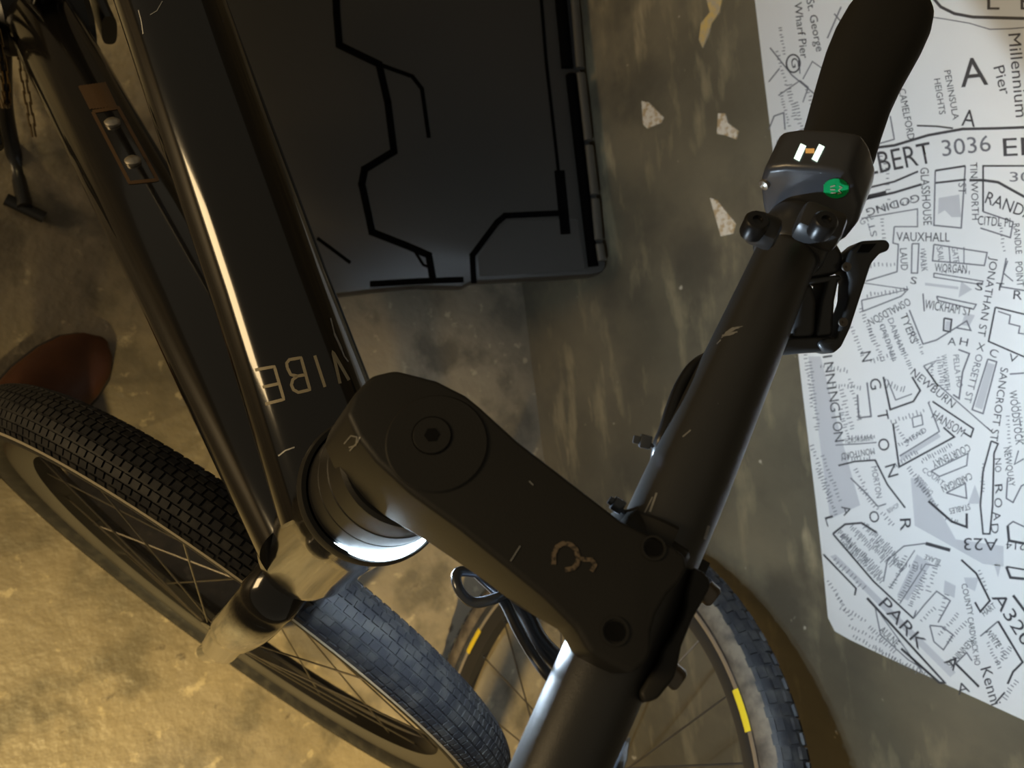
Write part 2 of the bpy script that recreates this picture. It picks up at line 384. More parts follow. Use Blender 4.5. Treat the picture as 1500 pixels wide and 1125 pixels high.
# --- wheels
def wheel(parent, hub, axl, ref, Ro, tr_, side, knob_rows, decals=False, rimname='wheel_rim', rim_edge=True, valve=True, tread_mat=RUB, rimdepth=.022, tan=False, spoke_r=.0009, kh=.0045, stripe=False):
    """tyre (> tread), rim (> edge, decals), spokes, hub shell as parts of a wheel"""
    rc = Ro - tr_
    ty = new_bm(); prof = []
    for k in range(28):
        a = 2 * PI * k / 28; prof.append((math.sin(a) * tr_ * 1.02, rc + math.cos(a) * tr_))
    lathe(ty, hub, axl, prof, 120, True, ref=ref)
    x = (ref - axl * ref.dot(axl)).normalized(); y = axl.cross(x)
    for row, (ang, wd, ln, cnt, off) in enumerate(knob_rows):
        for k in range(cnt):
            th = 2 * PI * (k + off) / cnt
            rad = x * math.cos(th) + y * math.sin(th); tan_ = -x * math.sin(th) + y * math.cos(th)
            for s in ((-1, 1) if ang > .01 else (1,)):
                nrm = rad * math.cos(ang * s) + axl * math.sin(ang * s); sd = tan_.cross(nrm)
                o = hub + rad * rc + nrm * (tr_ + .0004)
                box(ty, o, tan_, sd, nrm, ln, wd, kh)
    tyre = obj('tyre', ty, tread_mat, parent, 50, False)
    if tan:
        for s in (-1, 1):
            b_ = new_bm(); pr = []
            for a in [1.15 + .12 * i for i in range(9)]: pr.append((s * math.sin(a) * (tr_ * 1.02 + .0006), rc + math.cos(a) * (tr_ + .0006)))
            lathe(b_, hub, axl, pr, 120, False, ref=ref); obj('sidewall', b_, TAN, tyre, normals=False)
    if stripe:
        s = 1 if axl.dot(CAM - hub) > 0 else -1; b_ = new_bm(); lathe(b_, hub, axl, [(s * (math.sin(a) * tr_ * 1.02 + .0008), rc + math.cos(a) * (tr_ + .0008)) for a in (1.20, 1.26, 1.33)], 120, False, ref=ref); obj('reflective_stripe', b_, STRIPE, tyre, normals=False)
    ri = rc - tr_ * .72; w_ = tr_ * .62
    rm = new_bm(); lathe(rm, hub, axl, [(-w_, ri + .004), (-w_, ri - .008), (-w_ * .55, ri - rimdepth), (w_ * .55, ri - rimdepth), (w_, ri - .008), (w_, ri + .004)], 120, True, ref=ref)
    rim = obj(rimname, rm, RIMB, parent, 30)
    if rim_edge:
        for s in (-1, 1):
            b_ = new_bm(); lathe(b_, hub, axl, [(s * (w_ + .0004), ri + .004), (s * (w_ + .0008), ri + .003), (s * (w_ + .0008), ri - .006), (s * (w_ * .97), ri - .0075)], 120, False, ref=ref); obj('brake_track', b_, ALU, rim, normals=False)
    if decals:
        for th in decals:
            for s in (-1, 1):
                b_ = new_bm(); lathe(b_, hub, axl, [(s * (w_ + .0014), ri + .003), (s * (w_ + .0016), ri - .007), (s * (w_ * .98 + .0008), ri - .010)], 10, False, th - .075, th + .075, ref=ref); obj('yellow_decal', b_, YEL, rim, normals=False)
    hb_ = new_bm(); lathe(hb_, hub, axl, [(-.050, 0), (-.050, .008), (-.034, .010), (-.033, .026), (-.029, .026), (-.026, .016), (.026, .016), (.029, .026), (.033, .026), (.034, .010), (.050, .008), (.050, 0)], 32)
    obj('hub', hb_, RIMB, parent)
    for k in range(24):
        th = 2 * PI * (k + .5) / 24; th2 = th + (.55 if k % 4 < 2 else -.55); s = 1 if k % 2 else -1
        b_ = new_bm(); p0 = hub + (x * math.cos(th2) + y * math.sin(th2)) * .024 + axl * s * .031; p1 = hub + (x * math.cos(th) + y * math.sin(th)) * (ri - rimdepth + .002)
        sweep(b_, [p0, p1], spoke_r, 6); obj('spoke', b_, STEEL, parent)
    return tyre
fine = [(0, .0060, .0072, 230, 0), (.28, .0055, .0072, 230, .5), (.56, .0055, .0072, 230, 0), (.84, .0055, .0072, 230, .5), (1.10, .004, .0072, 200, 0)]
wheel(bike, HUB, AXL, A, .335, .0255, 1, fine, rimdepth=.030, kh=.0022, rim_edge=False, stripe=True)

# --- frame tubes
TT0 = P(508, 738, .392); TT1 = P(250, 0, .435)
tt_dir = (TT1 - TT0).normalized(); SEAT = TT0 + tt_dir * .56
tb = new_bm(); n_ = 14
sweep(tb, [TT0 - tt_dir * .0 + (SEAT - TT0) * (i / n_) for i in range(n_ + 1)], [.0345 - .0025 * min(1, i / 3) - .004 * (i / n_) for i in range(n_ + 1)], 48, exps=2.5, up=(ray(380, 400)).normalized())
top = obj('top_tube', tb, GLOSS, bike)
tr = bvh(top); vb = new_bm(); w4 = 4.5
stroke_on(vb, tr, [(374, 542), (402, 537), (416, 585), (389, 592)], w4); stroke_on(vb, tr, [(385, 567), (409, 562)], w4)
stroke_on(vb, tr, [(421, 539), (420, 532), (424, 527), (441, 524), (454, 571), (437, 575), (430, 571), (427, 564), (429, 556), (436, 551), (448, 549)], w4); stroke_on(vb, tr, [(436, 551), (426, 549), (421, 539)], w4)
stroke_on(vb, tr, [(461, 521), (476, 567)], w4)
stroke_on(vb, tr, [(498, 562), (487, 515), (511, 557)], w4)
obj('cream_lettering', vb, DECAL, top, normals=False)
sc_ = new_bm(); stroke_on(sc_, tr, [(484, 466), (490, 490), (497, 505), (504, 522), (510, 530)], [2, 3, 2], .0002); stroke_on(sc_, tr, [(408, 668), (418, 660), (432, 655)], 2, .0002); stroke_on(sc_, tr, [(203, 15), (207, 30), (210, 50)], 1.5); stroke_on(sc_, tr, [(238, 2), (230, 16), (220, 22)], 1.5)
obj('scratch_mark', sc_, SCRATCH, top, normals=False)

BB = P(62, 30, .80); HB = ax(.205)
dt = new_bm(); dd_ = (BB - HB)
sweep(dt, [HB + dd_ * (i / 10) for i in range(11)], [.036, .036, .036, .035, .035, .035, .035, .035, .036, .036, .036], 48, exps=2.8, up=(ray(200, 300)).normalized())
down = obj('down_tube', dt, GLOSS, bike)
tr = bvh(down)
lb = new_bm()
for k in range(9):      # solid end of the label, then its outline
    stroke_on(lb, tr, [(117 + k * 4.4, 126 - k * .6), (134 + k * 4.4, 160 - k * .4)], 4.8, .0004)
stroke_on(lb, tr, [(136, 164), (190, 268), (231, 264), (173, 158), (136, 164)], 5, .0004)
obj('bronze_label', lb, GOLD, down, normals=False)
for q in ((165, 181), (195, 237)):
    h = tr.ray_cast(CAM, ray(*q).normalized()); b_ = new_bm(); lathe(b_, h[0], h[1], [(-.002, .0062), (.002, .0062), (.0034, .0045), (.0038, 0)], 20); obj('bottle_bolt', b_, ALU, down)

BKH = -(tt_dir); FN = tt_dir.cross(dd_.normalized()).normalized()
if FN.x > 0: FN = -FN
b_ = new_bm(); sweep(b_, [BB - (BB - SEAT).normalized() * .0, SEAT, SEAT + (SEAT - BB) * .12], [.020, .019, .017], 32); obj('seat_tube', b_, GLOSS, bike)
b_ = new_bm(); lathe(b_, BB, FN, [(-.045, 0), (-.045, .030), (-.038, .036), (.038, .036), (.045, .030), (.045, 0)], 40); obj('bottom_bracket', b_, PLAST, bike)
CRC = BB + FN * .052
cr = new_bm(); nt_ = 40; ou = []; x0, y0 = frame(FN)
for k in range(nt_ * 2):
    a = 2 * PI * k / (nt_ * 2); r_ = .084 if k % 2 else .078; ou.append(CRC + (x0 * math.cos(a) + y0 * math.sin(a)) * r_)
inn = [CRC + (q - CRC).normalized() * .060 for q in ou]
va = [[cr.verts.new(q + FN * s) for q in L_] for L_ in (ou, inn) for s in (-.0015, .0015)]
n2 = len(ou)
for k in range(n2):
    j = (k + 1) % n2
    for a_, c_ in ((0, 1), (1, 3), (3, 2), (2, 0)): cr.faces.new((va[a_][k], va[a_][j], va[c_][j], va[c_][k]))
for k in range(5):
    a = 2 * PI * k / 5 + .3; d = x0 * math.cos(a) + y0 * math.sin(a); box(cr, CRC + d * .040, d, d.cross(FN), FN, .052, .014, .004, .001)
chr_ = obj('chainring', cr, RIMB, bike)
# chain round the ring and back towards the rear hub
rearward = (tt_dir - FN * tt_dir.dot(FN)).normalized(); upv = FN.cross(rearward).normalized()
if upv.z < 0: upv = -upv
path = []
for k in range(25):
    a = PI / 2 - PI * k / 24; path.append(CRC + upv * math.sin(a) * .083 - rearward * math.cos(a) * .083)
path = [CRC + rearward * .40 + upv * .030 - upv * .05] + path + [CRC + rearward * .40 - upv * .09]
ln_ = [0]
for i in range(1, len(path)): ln_.append(ln_[-1] + (path[i] - path[i - 1]).length)
ch = new_bm(); s_ = 0; i = 0; k = 0
while s_ < ln_[-1] - .01:
    while ln_[i + 1] < s_: i += 1
    t_ = (s_ - ln_[i]) / (ln_[i + 1] - ln_[i]); p_ = path[i].lerp(path[i + 1], t_); d = (path[i + 1] - path[i]).normalized(); o_ = .0030 if k % 2 else .0018
    for sg in (-1, 1): box(ch, p_ + FN * sg * o_, d, d.cross(FN), FN, .0155, .0085, .0011)
    s_ += .0125; k += 1
obj('chain', ch, CHAIN, bike, normals=False)
for s in (1, -1):
    d = (P(48, 310, .70) - P(8, 120, .76)).normalized(); d = (d - FN * d.dot(FN)).normalized() * s
    c0 = BB + FN * (.062 * s); c1 = BB + FN * (.078 * s) + d * .17
    b_ = new_bm(); sweep(b_, [c0 - d * .012, c0 + d * .02, c0.lerp(c1, .5), c1], [(.018, .008), (.016, .008), (.012, .007), (.013, .007)], 24, up=d.cross(FN), exps=3); arm = obj('crank_arm', b_, PLAST, bike)
    b_ = new_bm(); sweep(b_, [c1 - FN * s * .005, c1 + FN * s * .10], .0065, 16)
    for q in (-1, 1): box(b_, c1 + FN * s * .062 + d * q * .030, FN, d, FN.cross(d), .085, .010, .018, .003)
    for q in (.022, .102): box(b_, c1 + FN * s * q, FN, d, FN.cross(d), .010, .068, .018, .003)
    obj('pedal', b_, PLAST, bike)
# motor cover and lower bracket fittings round the bottom bracket
b_ = new_bm(); box(b_, BB + rearward * .045 + upv * .045, rearward, upv, FN, .07, .05, .055, .008); obj('shifter_bracket', b_, RIMB, bike)

b_ = new_bm(); kf = onz(36, 306, .006); sweep(b_, smooth_path([BB + upv * .0 + FN * .03 - rearward * -.03, P(6, 150, .96), P(22, 235, 1.03), kf + V3((0, 0, .010))], 6), [.010] * 14 + [.009] * 5, 16, cap=True); sweep(b_, [kf + V3((-.020, .012, .002)), kf + V3((.022, -.012, .002))], .0085, 14); obj('kickstand', b_, PLAST, bike)
ch = new_bm(); pa_, pb_ = P(14, -10, .86), P(52, 212, .93); d = (pb_ - pa_).normalized()
for k in range(int((pb_ - pa_).length / .0125)):
    for sg in (-1, 1): box(ch, pa_ + d * (.0125 * k) + FN * sg * (.0030 if k % 2 else .0018), d, d.cross(FN), FN, .0155, .0095, .0013)
obj('chain', ch, CHAIN, bike, normals=False)

# --- grip, control pod, brake lever
def off(px, py, depth_shift=0.0):
    """point of the bar's axis region at a photo position, on the plane holding the bar"""
    return onplane(px, py, BM_ - U * depth_shift, U)
g0, g1 = off(1226, 222), off(1314, -2)
gd = (g1 - g0); gl = gd.length; gd.normalize(); k_ = new_bm()
pr = [(-.012, .0150), (0, .0152), (.010, .0154), (.025, .0160), (.040, .0172), (.052, .0184), (.064, .0192), (.076, .0190), (.084, .0178), (.090, .0150), (.093, .0100), (.094, .003)]
sc = gl / .094
side = gd.cross(U).normalized()
if side.dot(RT) < 0: side = -side
sweep(k_, [g0 + gd * (s * sc) + side * (-.0022 * math.sin(min(1, max(0, s) / .08) * PI)) for s, r in pr], [(r * 1.12, r * .9) for s, r in pr], 40, up=side, exps=2.3)
grip = obj('hand_grip', k_, GRIPM, bike)

# pod: a rounded puck round the bar, end face towards the stem
pe = off(1174, 326); pdir = (off(1222, 212) - pe).normalized()
def face_pt(px, py): return onplane(px, py, pe, pdir)
pod_o = [(1120, 246), (1150, 243), (1200, 246), (1238, 252), (1252, 272), (1262, 305), (1256, 330), (1238, 352), (1205, 372), (1160, 372), (1128, 345), (1116, 305), (1112, 268)]
bp_ = new_bm(); Lp = (off(1232, 200) - pe).length * .42
prism(bp_, [face_pt(*q) for q in pod_o], pdir * Lp, .003, 3)
pod = obj('control_pod', bp_, PODM, bike, 35)
tr = bvh(pod); q = new_bm()
for k in range(-8, 9):
    hy = 14.5; xx = k * 2.1; hh = hy * math.sqrt(max(0, 1 - (xx / 18.5) ** 2))
    if hh > 1: stroke_on(q, tr, [(1225 + xx, 275 - hh), (1225 + xx, 275 + hh)], 2.5, .0004)
obj('green_oval_sticker', q, GREEN, pod, normals=False)
q = new_bm()
for s_ in ([(1217, 272), (1224, 270)], [(1217, 276), (1224, 276)], [(1218, 281), (1225, 281)], [(1230, 271), (1234, 273), (1229, 277), (1233, 281), (1228, 282)]): stroke_on(q, tr, s_, 1.6, .0007)
obj('sticker_print', q, DECAL, pod, normals=False)
q = new_bm(); stroke_on(q, tr, [(1177, 213), (1167, 235)], 9, .0004); stroke_on(q, tr, [(1204, 214), (1193, 236)], 9, .0004); obj('display_bars', q, HLITE, pod, normals=False)
q = new_bm(); stroke_on(q, tr, [(1180, 222), (1193, 222)], 7, .0004); obj('display_dash', q, HORNG, pod, normals=False)
h = tr.ray_cast(CAM, ray(1120, 270).normalized())
if h[0]:
    b_ = new_bm(); lathe(b_, h[0], h[1], [(-.001, .0024), (.001, .0024), (.0016, .0010), (.0010, 0)], 16); obj('pod_screw', b_, ALU, pod)
# clamp band behind the pod with two bolt ears
cb0, cb1 = off(1152, 376), off(1166, 342)
b_ = new_bm(); dcl = (cb1 - cb0); Lc = dcl.length
lathe(b_, cb0, dcl, [(0, .0122), (0, .0142), (.0018, .0152), (Lc - .001, .0155), (Lc + .006, .0140), (Lc + .006, .0122)], 48, True)
box(b_, P(1118, 338, .292), dcl.normalized(), G, U, .012, .012, .010, .003)
box(b_, P(1200, 332, .300), dcl.normalized(), G, U, .014, .018, .012, .003)
band = obj('lever_clamp', b_, LEVM, bike)
for q, d_ in ((P(1108, 326, .285), dcl - U * .01), (P(1208, 326, .288), dcl - U * .01)):
    b_ = new_bm(); lathe(b_, q, U, [(-.006, .0048), (.001, .0048), (.002, .0040), (.002, .0020), (.0008, .0018), (.0008, 0)], 24); obj('clamp_bolt', b_, PLAST, band)
def DP(px, py, d=.335): return P(px, py, d)
# master body under the bar
b_ = new_bm(); prism(b_, [DP(*q) for q in ((1196, 345), (1222, 345), (1238, 372), (1232, 400), (1190, 408), (1172, 412), (1180, 375))], FW * .020, .003)
obj('lever_mount', b_, LEVM, bike, 35)
b_ = new_bm()
prism(b_, [DP(*q) for q in ((1172, 408), (1232, 402), (1234, 410), (1170, 420))], FW * .014, .0012)
prism(b_, [DP(*q) for q in ((1212, 405), (1232, 402), (1224, 440), (1221, 492), (1196, 494), (1203, 440))], FW * .016, .002)
prism(b_, [DP(*q) for q in ((1172, 415), (1192, 414), (1199, 440), (1196, 494), (1160, 496), (1160, 470))], FW * .016, .003)
prism(b_, [DP(*q) for q in ((1138, 500), (1160, 494), (1222, 492), (1226, 514), (1180, 517), (1134, 522))], FW * .014, .002)
lb_ = obj('lever_bracket', b_, LEVM, bike, 35)
b_ = new_bm(); lv = [(1306, 358), (1300, 350), (1262, 352), (1246, 366), (1238, 390), (1245, 410), (1243, 440), (1232, 470), (1227, 496), (1212, 494), (1198, 502), (1206, 514), (1222, 518), (1234, 508), (1247, 480), (1260, 440), (1268, 415), (1278, 385), (1292, 369), (1302, 368)]
prism(b_, [DP(x, y, .333) for x, y in lv], FW * .013, .0022); lever = obj('brake_lever', b_, LEVM, bike, 35)
q = new_bm()
for pt in ((1237, 391), (1232, 472)): lathe(q, DP(pt[0] + 3, pt[1], .3325), -FW, [(0, .0022), (.0006, .0020), (.0006, .0009), (0, 0)], 16)
obj('pivot_pin', q, BOLT, lever)
q = new_bm(); prism(q, [DP(x, y, .3328) for x, y in ((1262, 358), (1283, 357), (1272, 370), (1255, 370))], FW * -.0006, 0); obj('lever_recess', q, HOLE, lever)

# --- hose, zip ties, cables
b_ = new_bm(); sweep(b_, smooth_path([P(1085, 540, .335), P(1052, 523, .325), P(1022, 534, .312), P(1000, 563, .305), P(985, 600, .298), P(975, 632, .294), P(966, 655, .294), P(962, 690, .30)], 8), .0030, 16); hose = obj('brake_hose', b_, PLAST, bike)
for pts_, loc_ in ((((928, 643), (950, 648), (957, 655)), (.283)), (((894, 733), (908, 742), (914, 752)), (.268))):
    b_ = new_bm(); a_, c_, e_ = [P(x, y, loc_) for x, y in pts_]
    x_ = (c_ - a_).normalized(); y_ = x_.cross(FW).normalized()
    box(b_, a_.lerp(c_, .28), x_, y_, x_.cross(y_), .0035, .0030, .0016, .0003)
    box(b_, a_.lerp(c_, .78), x_, y_, x_.cross(y_), .0042, .0052, .0040, .0006)
    t0 = bar_axis = None
    sweep(b_, [a_, c_, e_], .0008, 8)
    obj('zip_tie', b_, CHROME, handlebar)
b_ = new_bm(); sweep(b_, smooth_path([P(712, 840, .315), P(672, 838, .31), P(672, 862, .305), P(692, 882, .305), P(722, 878, .305), P(745, 868, .31), P(780, 860, .32)], 8), .0022, 14); obj('control_cable', b_, CHROME, bike)
b_ = new_bm(); sweep(b_, smooth_path([P(700, 840, .315), P(735, 875, .312), P(758, 920, .308), P(780, 958, .305), P(806, 992, .30), P(850, 1030, .30)], 8), .0024, 14); sweep(b_, smooth_path([P(730, 845, .322), P(764, 890, .32), P(790, 940, .315), P(830, 980, .31)], 8), .0042, 14); obj('control_cable', b_, PLAST, bike)
b_ = new_bm(); sweep(b_, smooth_path([P(922, 1082, .285), P(912, 1100, .27), P(900, 1135, .255), P(885, 1180, .25)], 6), [.0004 + .0022 * min(1, i / 8) for i in range(19)], 12); obj('brake_hose', b_, CHROME, bike)
# the light this lamp throws forward
fl_ = ax(.0750) + (fwd_ref - A * fwd_ref.dot(A)).normalized() * .036
hz = (P(1440, 240, .80) - ax(.077)); hz = (hz - A * hz.dot(A)).normalized()
fl_ = ax(.0775) + hz * .030 + (fwd_ref - A * fwd_ref.dot(A)).normalized() * .022
hl = lamp('head_light_beam', 'SPOT', fl_, fl_ + A * .80 + hz * .60, 46, (.70, .85, 1.0), spot_size=math.radians(109), spot_blend=.06, shadow_soft_size=.006)
fl2 = ax(.0840) + (fwd_ref * .9 + Wh - A * (fwd_ref * .9 + Wh).dot(A)).normalized() * .037
lamp('head_light_glow', 'AREA', fl2, fl2 + Wh * .8 + RT * .30 + A * .25, 2.6, (.66, .83, 1.0), size=.008)

# ================================================================== SECOND BICYCLE WHEEL
yaw, lean, R2 = .422, .021, .362
al = V3((math.sin(yaw), math.cos(yaw), 0)); up2 = V3((math.sin(lean) * math.cos(yaw), -math.sin(lean) * math.sin(yaw), math.cos(lean)))
c2 = V3((.611, -.558, 0)) + up2 * R2
w2 = thing('bicycle', 'bicycle parked by the wall, only its muddy knobbly wheel with yellow rim decals showing', 'bicycle', (c2.x, c2.y, 0))
knob = [(0, .010, .012, 78, 0), (.38, .010, .012, 78, .5), (.78, .009, .013, 78, 0), (1.1, .006, .011, 78, .5)]
wheel(w2, c2, al.cross(up2).normalized(), up2, R2 - .0, .026, 1, knob, decals=(5.72, 3.58), tan=True, rimdepth=.026, spoke_r=.0012)

# ================================================================== MAP POSTER
WN = V3((-1, 0, 0))
def onwall(px, py, d=0.0): return onplane(px, py, (XW - d, 0, 0), WN)
PAPER = mat('map_paper', (.74, .74, .72), .38, 0, .4)
INK = mat('map_ink', (.045, .045, .05), .5)
INKG = mat('map_grey_ink', (.15, .15, .165), .5)
TINT = mat('map_grey_tint', (.52, .52, .53), .42)
b_ = new_bm()
mp_px = [(1092, -110), (1105, 0), (1118, 110), (1140, 290), (1158, 430), (1178, 600), (1195, 740), (1206, 840), (1212, 905), (1222, 925), (1245, 938), (1300, 964), (1400, 1010), (1500, 1056), (1640, 1122), (1680, 1000), (1660, 500), (1640, -110)]
prism(b_, [onwall(x, y, .007) for x, y in mp_px], V3((.0065, 0, 0)), .0015, 2)
poster = obj('map_poster', b_, PAPER, None, 30)
tag(poster, 'white printed street map board with black street names fixed to the dark wall', 'map')
MB = XW - .0073
def mpt(px, py, k=0): return onplane(px, py, (MB - .0001 * k, 0, 0), WN)
def line(bm_, pts, w, k=0, closed=False):
    pts = list(pts) + ([pts[0], pts[1]] if closed else [])
    prev = None
    for i, (x, y) in enumerate(pts):
        a = pts[max(0, i - 1)]; c_ = pts[min(len(pts) - 1, i + 1)]
        if 0 < i < len(pts) - 1:
            d1 = V3((x - a[0], y - a[1], 0)).normalized(); d2 = V3((c_[0] - x, c_[1] - y, 0)).normalized(); d = d1 + d2
            if d.length < .2: d = d1
            d.normalize(); s_ = min(2.0, 1 / max(.5, abs(d.dot(d1))))
        else:
            d = V3((c_[0] - a[0], c_[1] - a[1], 0)).normalized(); s_ = 1
        nx, ny = -d.y * w / 2 * s_, d.x * w / 2 * s_
        cur = (bm_.verts.new(mpt(x + nx, y + ny, k)), bm_.verts.new(mpt(x - nx, y - ny, k)))
        if prev: bm_.faces.new((prev[0], prev[1], cur[1], cur[0]))
        prev = cur
def poly(bm_, pts, k=0): bm_.faces.new([bm_.verts.new(mpt(x, y, k)) for x, y in pts])
_tc = {}
def glyphs(txt):
    if txt in _tc: return _tc[txt]
    cu = bpy.data.curves.new('t', 'FONT'); cu.body = txt; cu.size = 1; cu.fill_mode = 'FRONT'; cu.resolution_u = 3
    o = bpy.data.objects.new('t', cu); COL.objects.link(o)
    me = bpy.data.meshes.new_from_object(o.evaluated_get(bpy.context.evaluated_depsgraph_get()))
    vs = [(v.co.x, v.co.y) for v in me.vertices]; fs = [list(p.vertices) for p in me.polygons]
    bpy.data.objects.remove(o); bpy.data.curves.remove(cu); bpy.data.meshes.remove(me)
    x0 = min(v[0] for v in vs); x1 = max(v[0] for v in vs); y1 = .73
    vs = [((v[0] - x0) / (x1 - x0), v[1] / y1) for v in vs]
    _tc[txt] = (vs, fs); return _tc[txt]
def text(bm_, txt, x0, y0, x1, y1, cap_, k=2, slant=0.0):
    vs, fs = glyphs(txt); L_ = math.hypot(x1 - x0, y1 - y0); dx, dy = (x1 - x0) / L_, (y1 - y0) / L_
    out = []
    for u, v in vs:
        uu = u * L_ + v * cap_ * slant; vv = v * cap_
        out.append(bm_.verts.new(mpt(x0 + dx * uu + dy * vv, y0 + dy * uu - dx * vv, k)))
    for f_ in fs:
        try: bm_.faces.new([out[i] for i in f_])
        except ValueError: pass
ink = new_bm(); ink2 = new_bm(); tint = new_bm()
# main lettering (baseline start, baseline end, cap height)
for t_ in [('ALBERT', 1246, 262, 1367, 238, 33), ('EM', 1470, 229, 1530, 226, 28), ('Millennium', 1477, 50, 1488, 172, 19), ('Pier', 1455, 99, 1466, 140, 17),
           ('RANDALL', 1442, 297, 1530, 330, 19), ('CITDL PL', 1432, 329, 1483, 333, 14), ('L', 1446, 14, 1464, 14, 26), ('E', 1495, 14, 1510, 14, 26),
           ('St. George', 1181, 0, 1196, 76, 12), ('Wharf Pier', 1163, 4, 1173, 86, 12), ('PENINSULA', 1383, 104, 1396, 176, 10), ('HEIGHTS', 1368, 116, 1376, 168, 10),
           ('CAMELFORD', 1316, 131, 1330, 205, 11), ('GLASSHOUSE', 1348, 246, 1353, 330, 13), ('VAUXHALL', 1313, 353, 1391, 354, 14), ('WORGAN', 1369, 398, 1416, 400, 13),
           ('WICKHAM', 1354, 452, 1405, 460, 14), ('ST', 1410, 461, 1422, 463, 13), ('HANSOM', 1364, 612, 1408, 640, 14), ('NEWBURN', 1333, 548, 1394, 598, 12),
           ('WOODSTOCK', 1478, 573, 1488, 652, 12), ('NEWQUAY', 1470, 656, 1478, 713, 10), ('JONATHAN ST', 1451, 376, 1432, 492, 12), ('SANCROFT ST', 1466, 538, 1450, 645, 12),
           ('TIN-WORTH', 1421, 238, 1424, 322, 11), ('PARK', 1286, 886, 1346, 952, 19), ('Kenni', 1436, 980, 1452, 1034, 17), ('COUNTY', 1408, 856, 1418, 902, 9),
           ('CARDWICK HO', 1417, 905, 1428, 975, 9), ('KENNINGS', 1420, 935, 1386, 972, 11), ('WHITE', 1442, 925, 1460, 950, 10), ('HART', 1442, 903, 1460, 890, 10),
           ('LAUD', 1318, 364, 1320, 396, 11), ('TYERS', 1318, 462, 1335, 504, 12), ('COURTENAY', 1418, 650, 1364, 676, 12), ('CARDIGAN', 1421, 692, 1378, 712, 11), ('STABLES', 1420, 738, 1390, 745, 9),
           ('OSMALDSON', 1330, 436, 1270, 468, 12), ('GODING', 1345, 284, 1268, 306, 12), ('A23', 1462, 789, 1412, 788, 19), ('214', 1502, 795, 1474, 793, 12), ('A3204', 1452, 875, 1510, 965, 20),
           ('AULNE', 1287, 924, 1312, 948, 11), ('BLAKE', 1378, 820, 1356, 812, 8), ('RANDLE', 1484, 328, 1488, 372, 10), ('POINT', 1487, 384, 1490, 420, 11), ('NEWQUAY HO', 1490, 590, 1500, 600, 3),
           ('MONTFORD', 1280, 656, 1232, 664, 10), ('HARMSWORTH', 1278, 638, 1238, 642, 8), ('MINING', 1365, 580, 1344, 540, 2)][:-1]:
    if t_[0] == 'NEWQUAY HO': continue
    text(ink, *t_)
for t_ in [('3036', 1381, 229, 1452, 221, 25), ('30', 1479, 266, 1510, 266, 15), ('WALK', 1347, 368, 1350, 398, 10), ('SAIL', 1372, 362, 1375, 384, 9), ('GATE', 1394, 362, 1397, 386, 9),
           ('ORSETT ST', 1430, 518, 1412, 588, 11), ('PELLA', 1396, 520, 1399, 548, 9), ('HO', 1400, 552, 1402, 568, 9), ('WALWORTH', 1378, 520, 1384, 572, 9), ('ROSE', 1296, 590, 1340, 618, 2),
           ('MEAD', 1330, 650, 1358, 632, 8), ('BURN', 1350, 630, 1372, 650, 2), ('VAUXHALL ST', 1395, 480, 1380, 520, 2), ('DANHAM', 1300, 468, 1320, 520, 9), ('CARDINAL', 1288, 476, 1308, 530, 8), ('LANE', 1262, 270, 1262, 250, 2), ('SCOTS HO', 1340, 700, 1362, 726, 8), ('COURT', 1350, 690, 1380, 712, 8),
           ('MORTON', 1276, 684, 1284, 730, 9), ('BISHOP', 1302, 752, 1318, 742, 7), ('ST', 1404, 268, 1404, 284, 12), ('YORK', 1257, 385, 1262, 390, 3), ('GYE', 1262, 330, 1280, 320, 8), ('ST', 1285, 345, 1280, 325, 10)]:
    if t_[5] > 3: text(ink2, *t_)
for ch_, x, y, w_, h_, dx, dy in [('I', 1205, 522, 2.6, 15, .15, 1), ('N', 1207, 532, 14, 15, .15, 1), ('N', 1209, 549, 14, 15, .15, 1), ('I', 1211, 568, 2.6, 15, .15, 1), ('N', 1213, 575, 14, 15, .15, 1), ('G', 1215, 590, 14, 15, .15, 1), ('T', 1217, 606, 12, 15, .15, 1), ('O', 1219, 619, 14, 15, .15, 1), ('N', 1221, 634, 14, 15, .15, 1),
      ('N', 1260, 517, 14, 17, .2, 1), ('G', 1273, 556, 16, 17, .2, 1), ('T', 1284, 603, 14, 17, .2, 1), ('O', 1285, 644, 18, 17, .2, 1), ('N', 1296, 683, 18, 17, .3, 1), ('O', 1272, 750, 17, 15, .2, 1), ('A', 1232, 742, 15, 13, .3, 1), ('L', 1208, 758, 14, 13, .3, 1), ('R', 1318, 760, 18, 17, .05, 1),
      ('R', 1457, 710, 14, 12, .1, 1), ('O', 1456, 730, 14, 12, .1, 1), ('A', 1454, 750, 13, 12, .1, 1), ('D', 1451, 768, 14, 12, .1, 1), ('N', 1457, 672, 9, 10, .1, 1), ('O', 1457, 683, 9, 10, .1, 1), ('A', 1404, 1018, 18, 17, .7, -.2), ('A', 1408, 128, 40, 44, .97, -.1), ('A', 1408, 184, 20, 26, .97, .1), ('G', 1158, 86, 14, 11, .2, 1),
      ('S', 1428, 424, 11, 12, .97, .2), ('T', 1458, 425, 12, 12, 1, .1), ('R', 1484, 438, 13, 14, 1, .1), ('H', 1405, 505, 12, 12, 1, .2), ('X', 1430, 512, 11, 12, 1, .3), ('A', 1388, 505, 12, 12, 1, .1), ('C', 1448, 520, 12, 12, .9, .4), ('V', 1476, 528, 13, 12, .95, .3), ('A', 1382, 970, 20, 18, .55, .5) , ('S', 1333, 415, 9, 11, 1, .2), ('L', 1296, 250, 3, 3, 1, 0)]:
    if w_ < 5 and ch_ != 'I': continue
    l_ = math.hypot(dx, dy); text(ink, ch_, x, y, x + dx / l_ * w_, y + dy / l_ * w_, h_, 3)
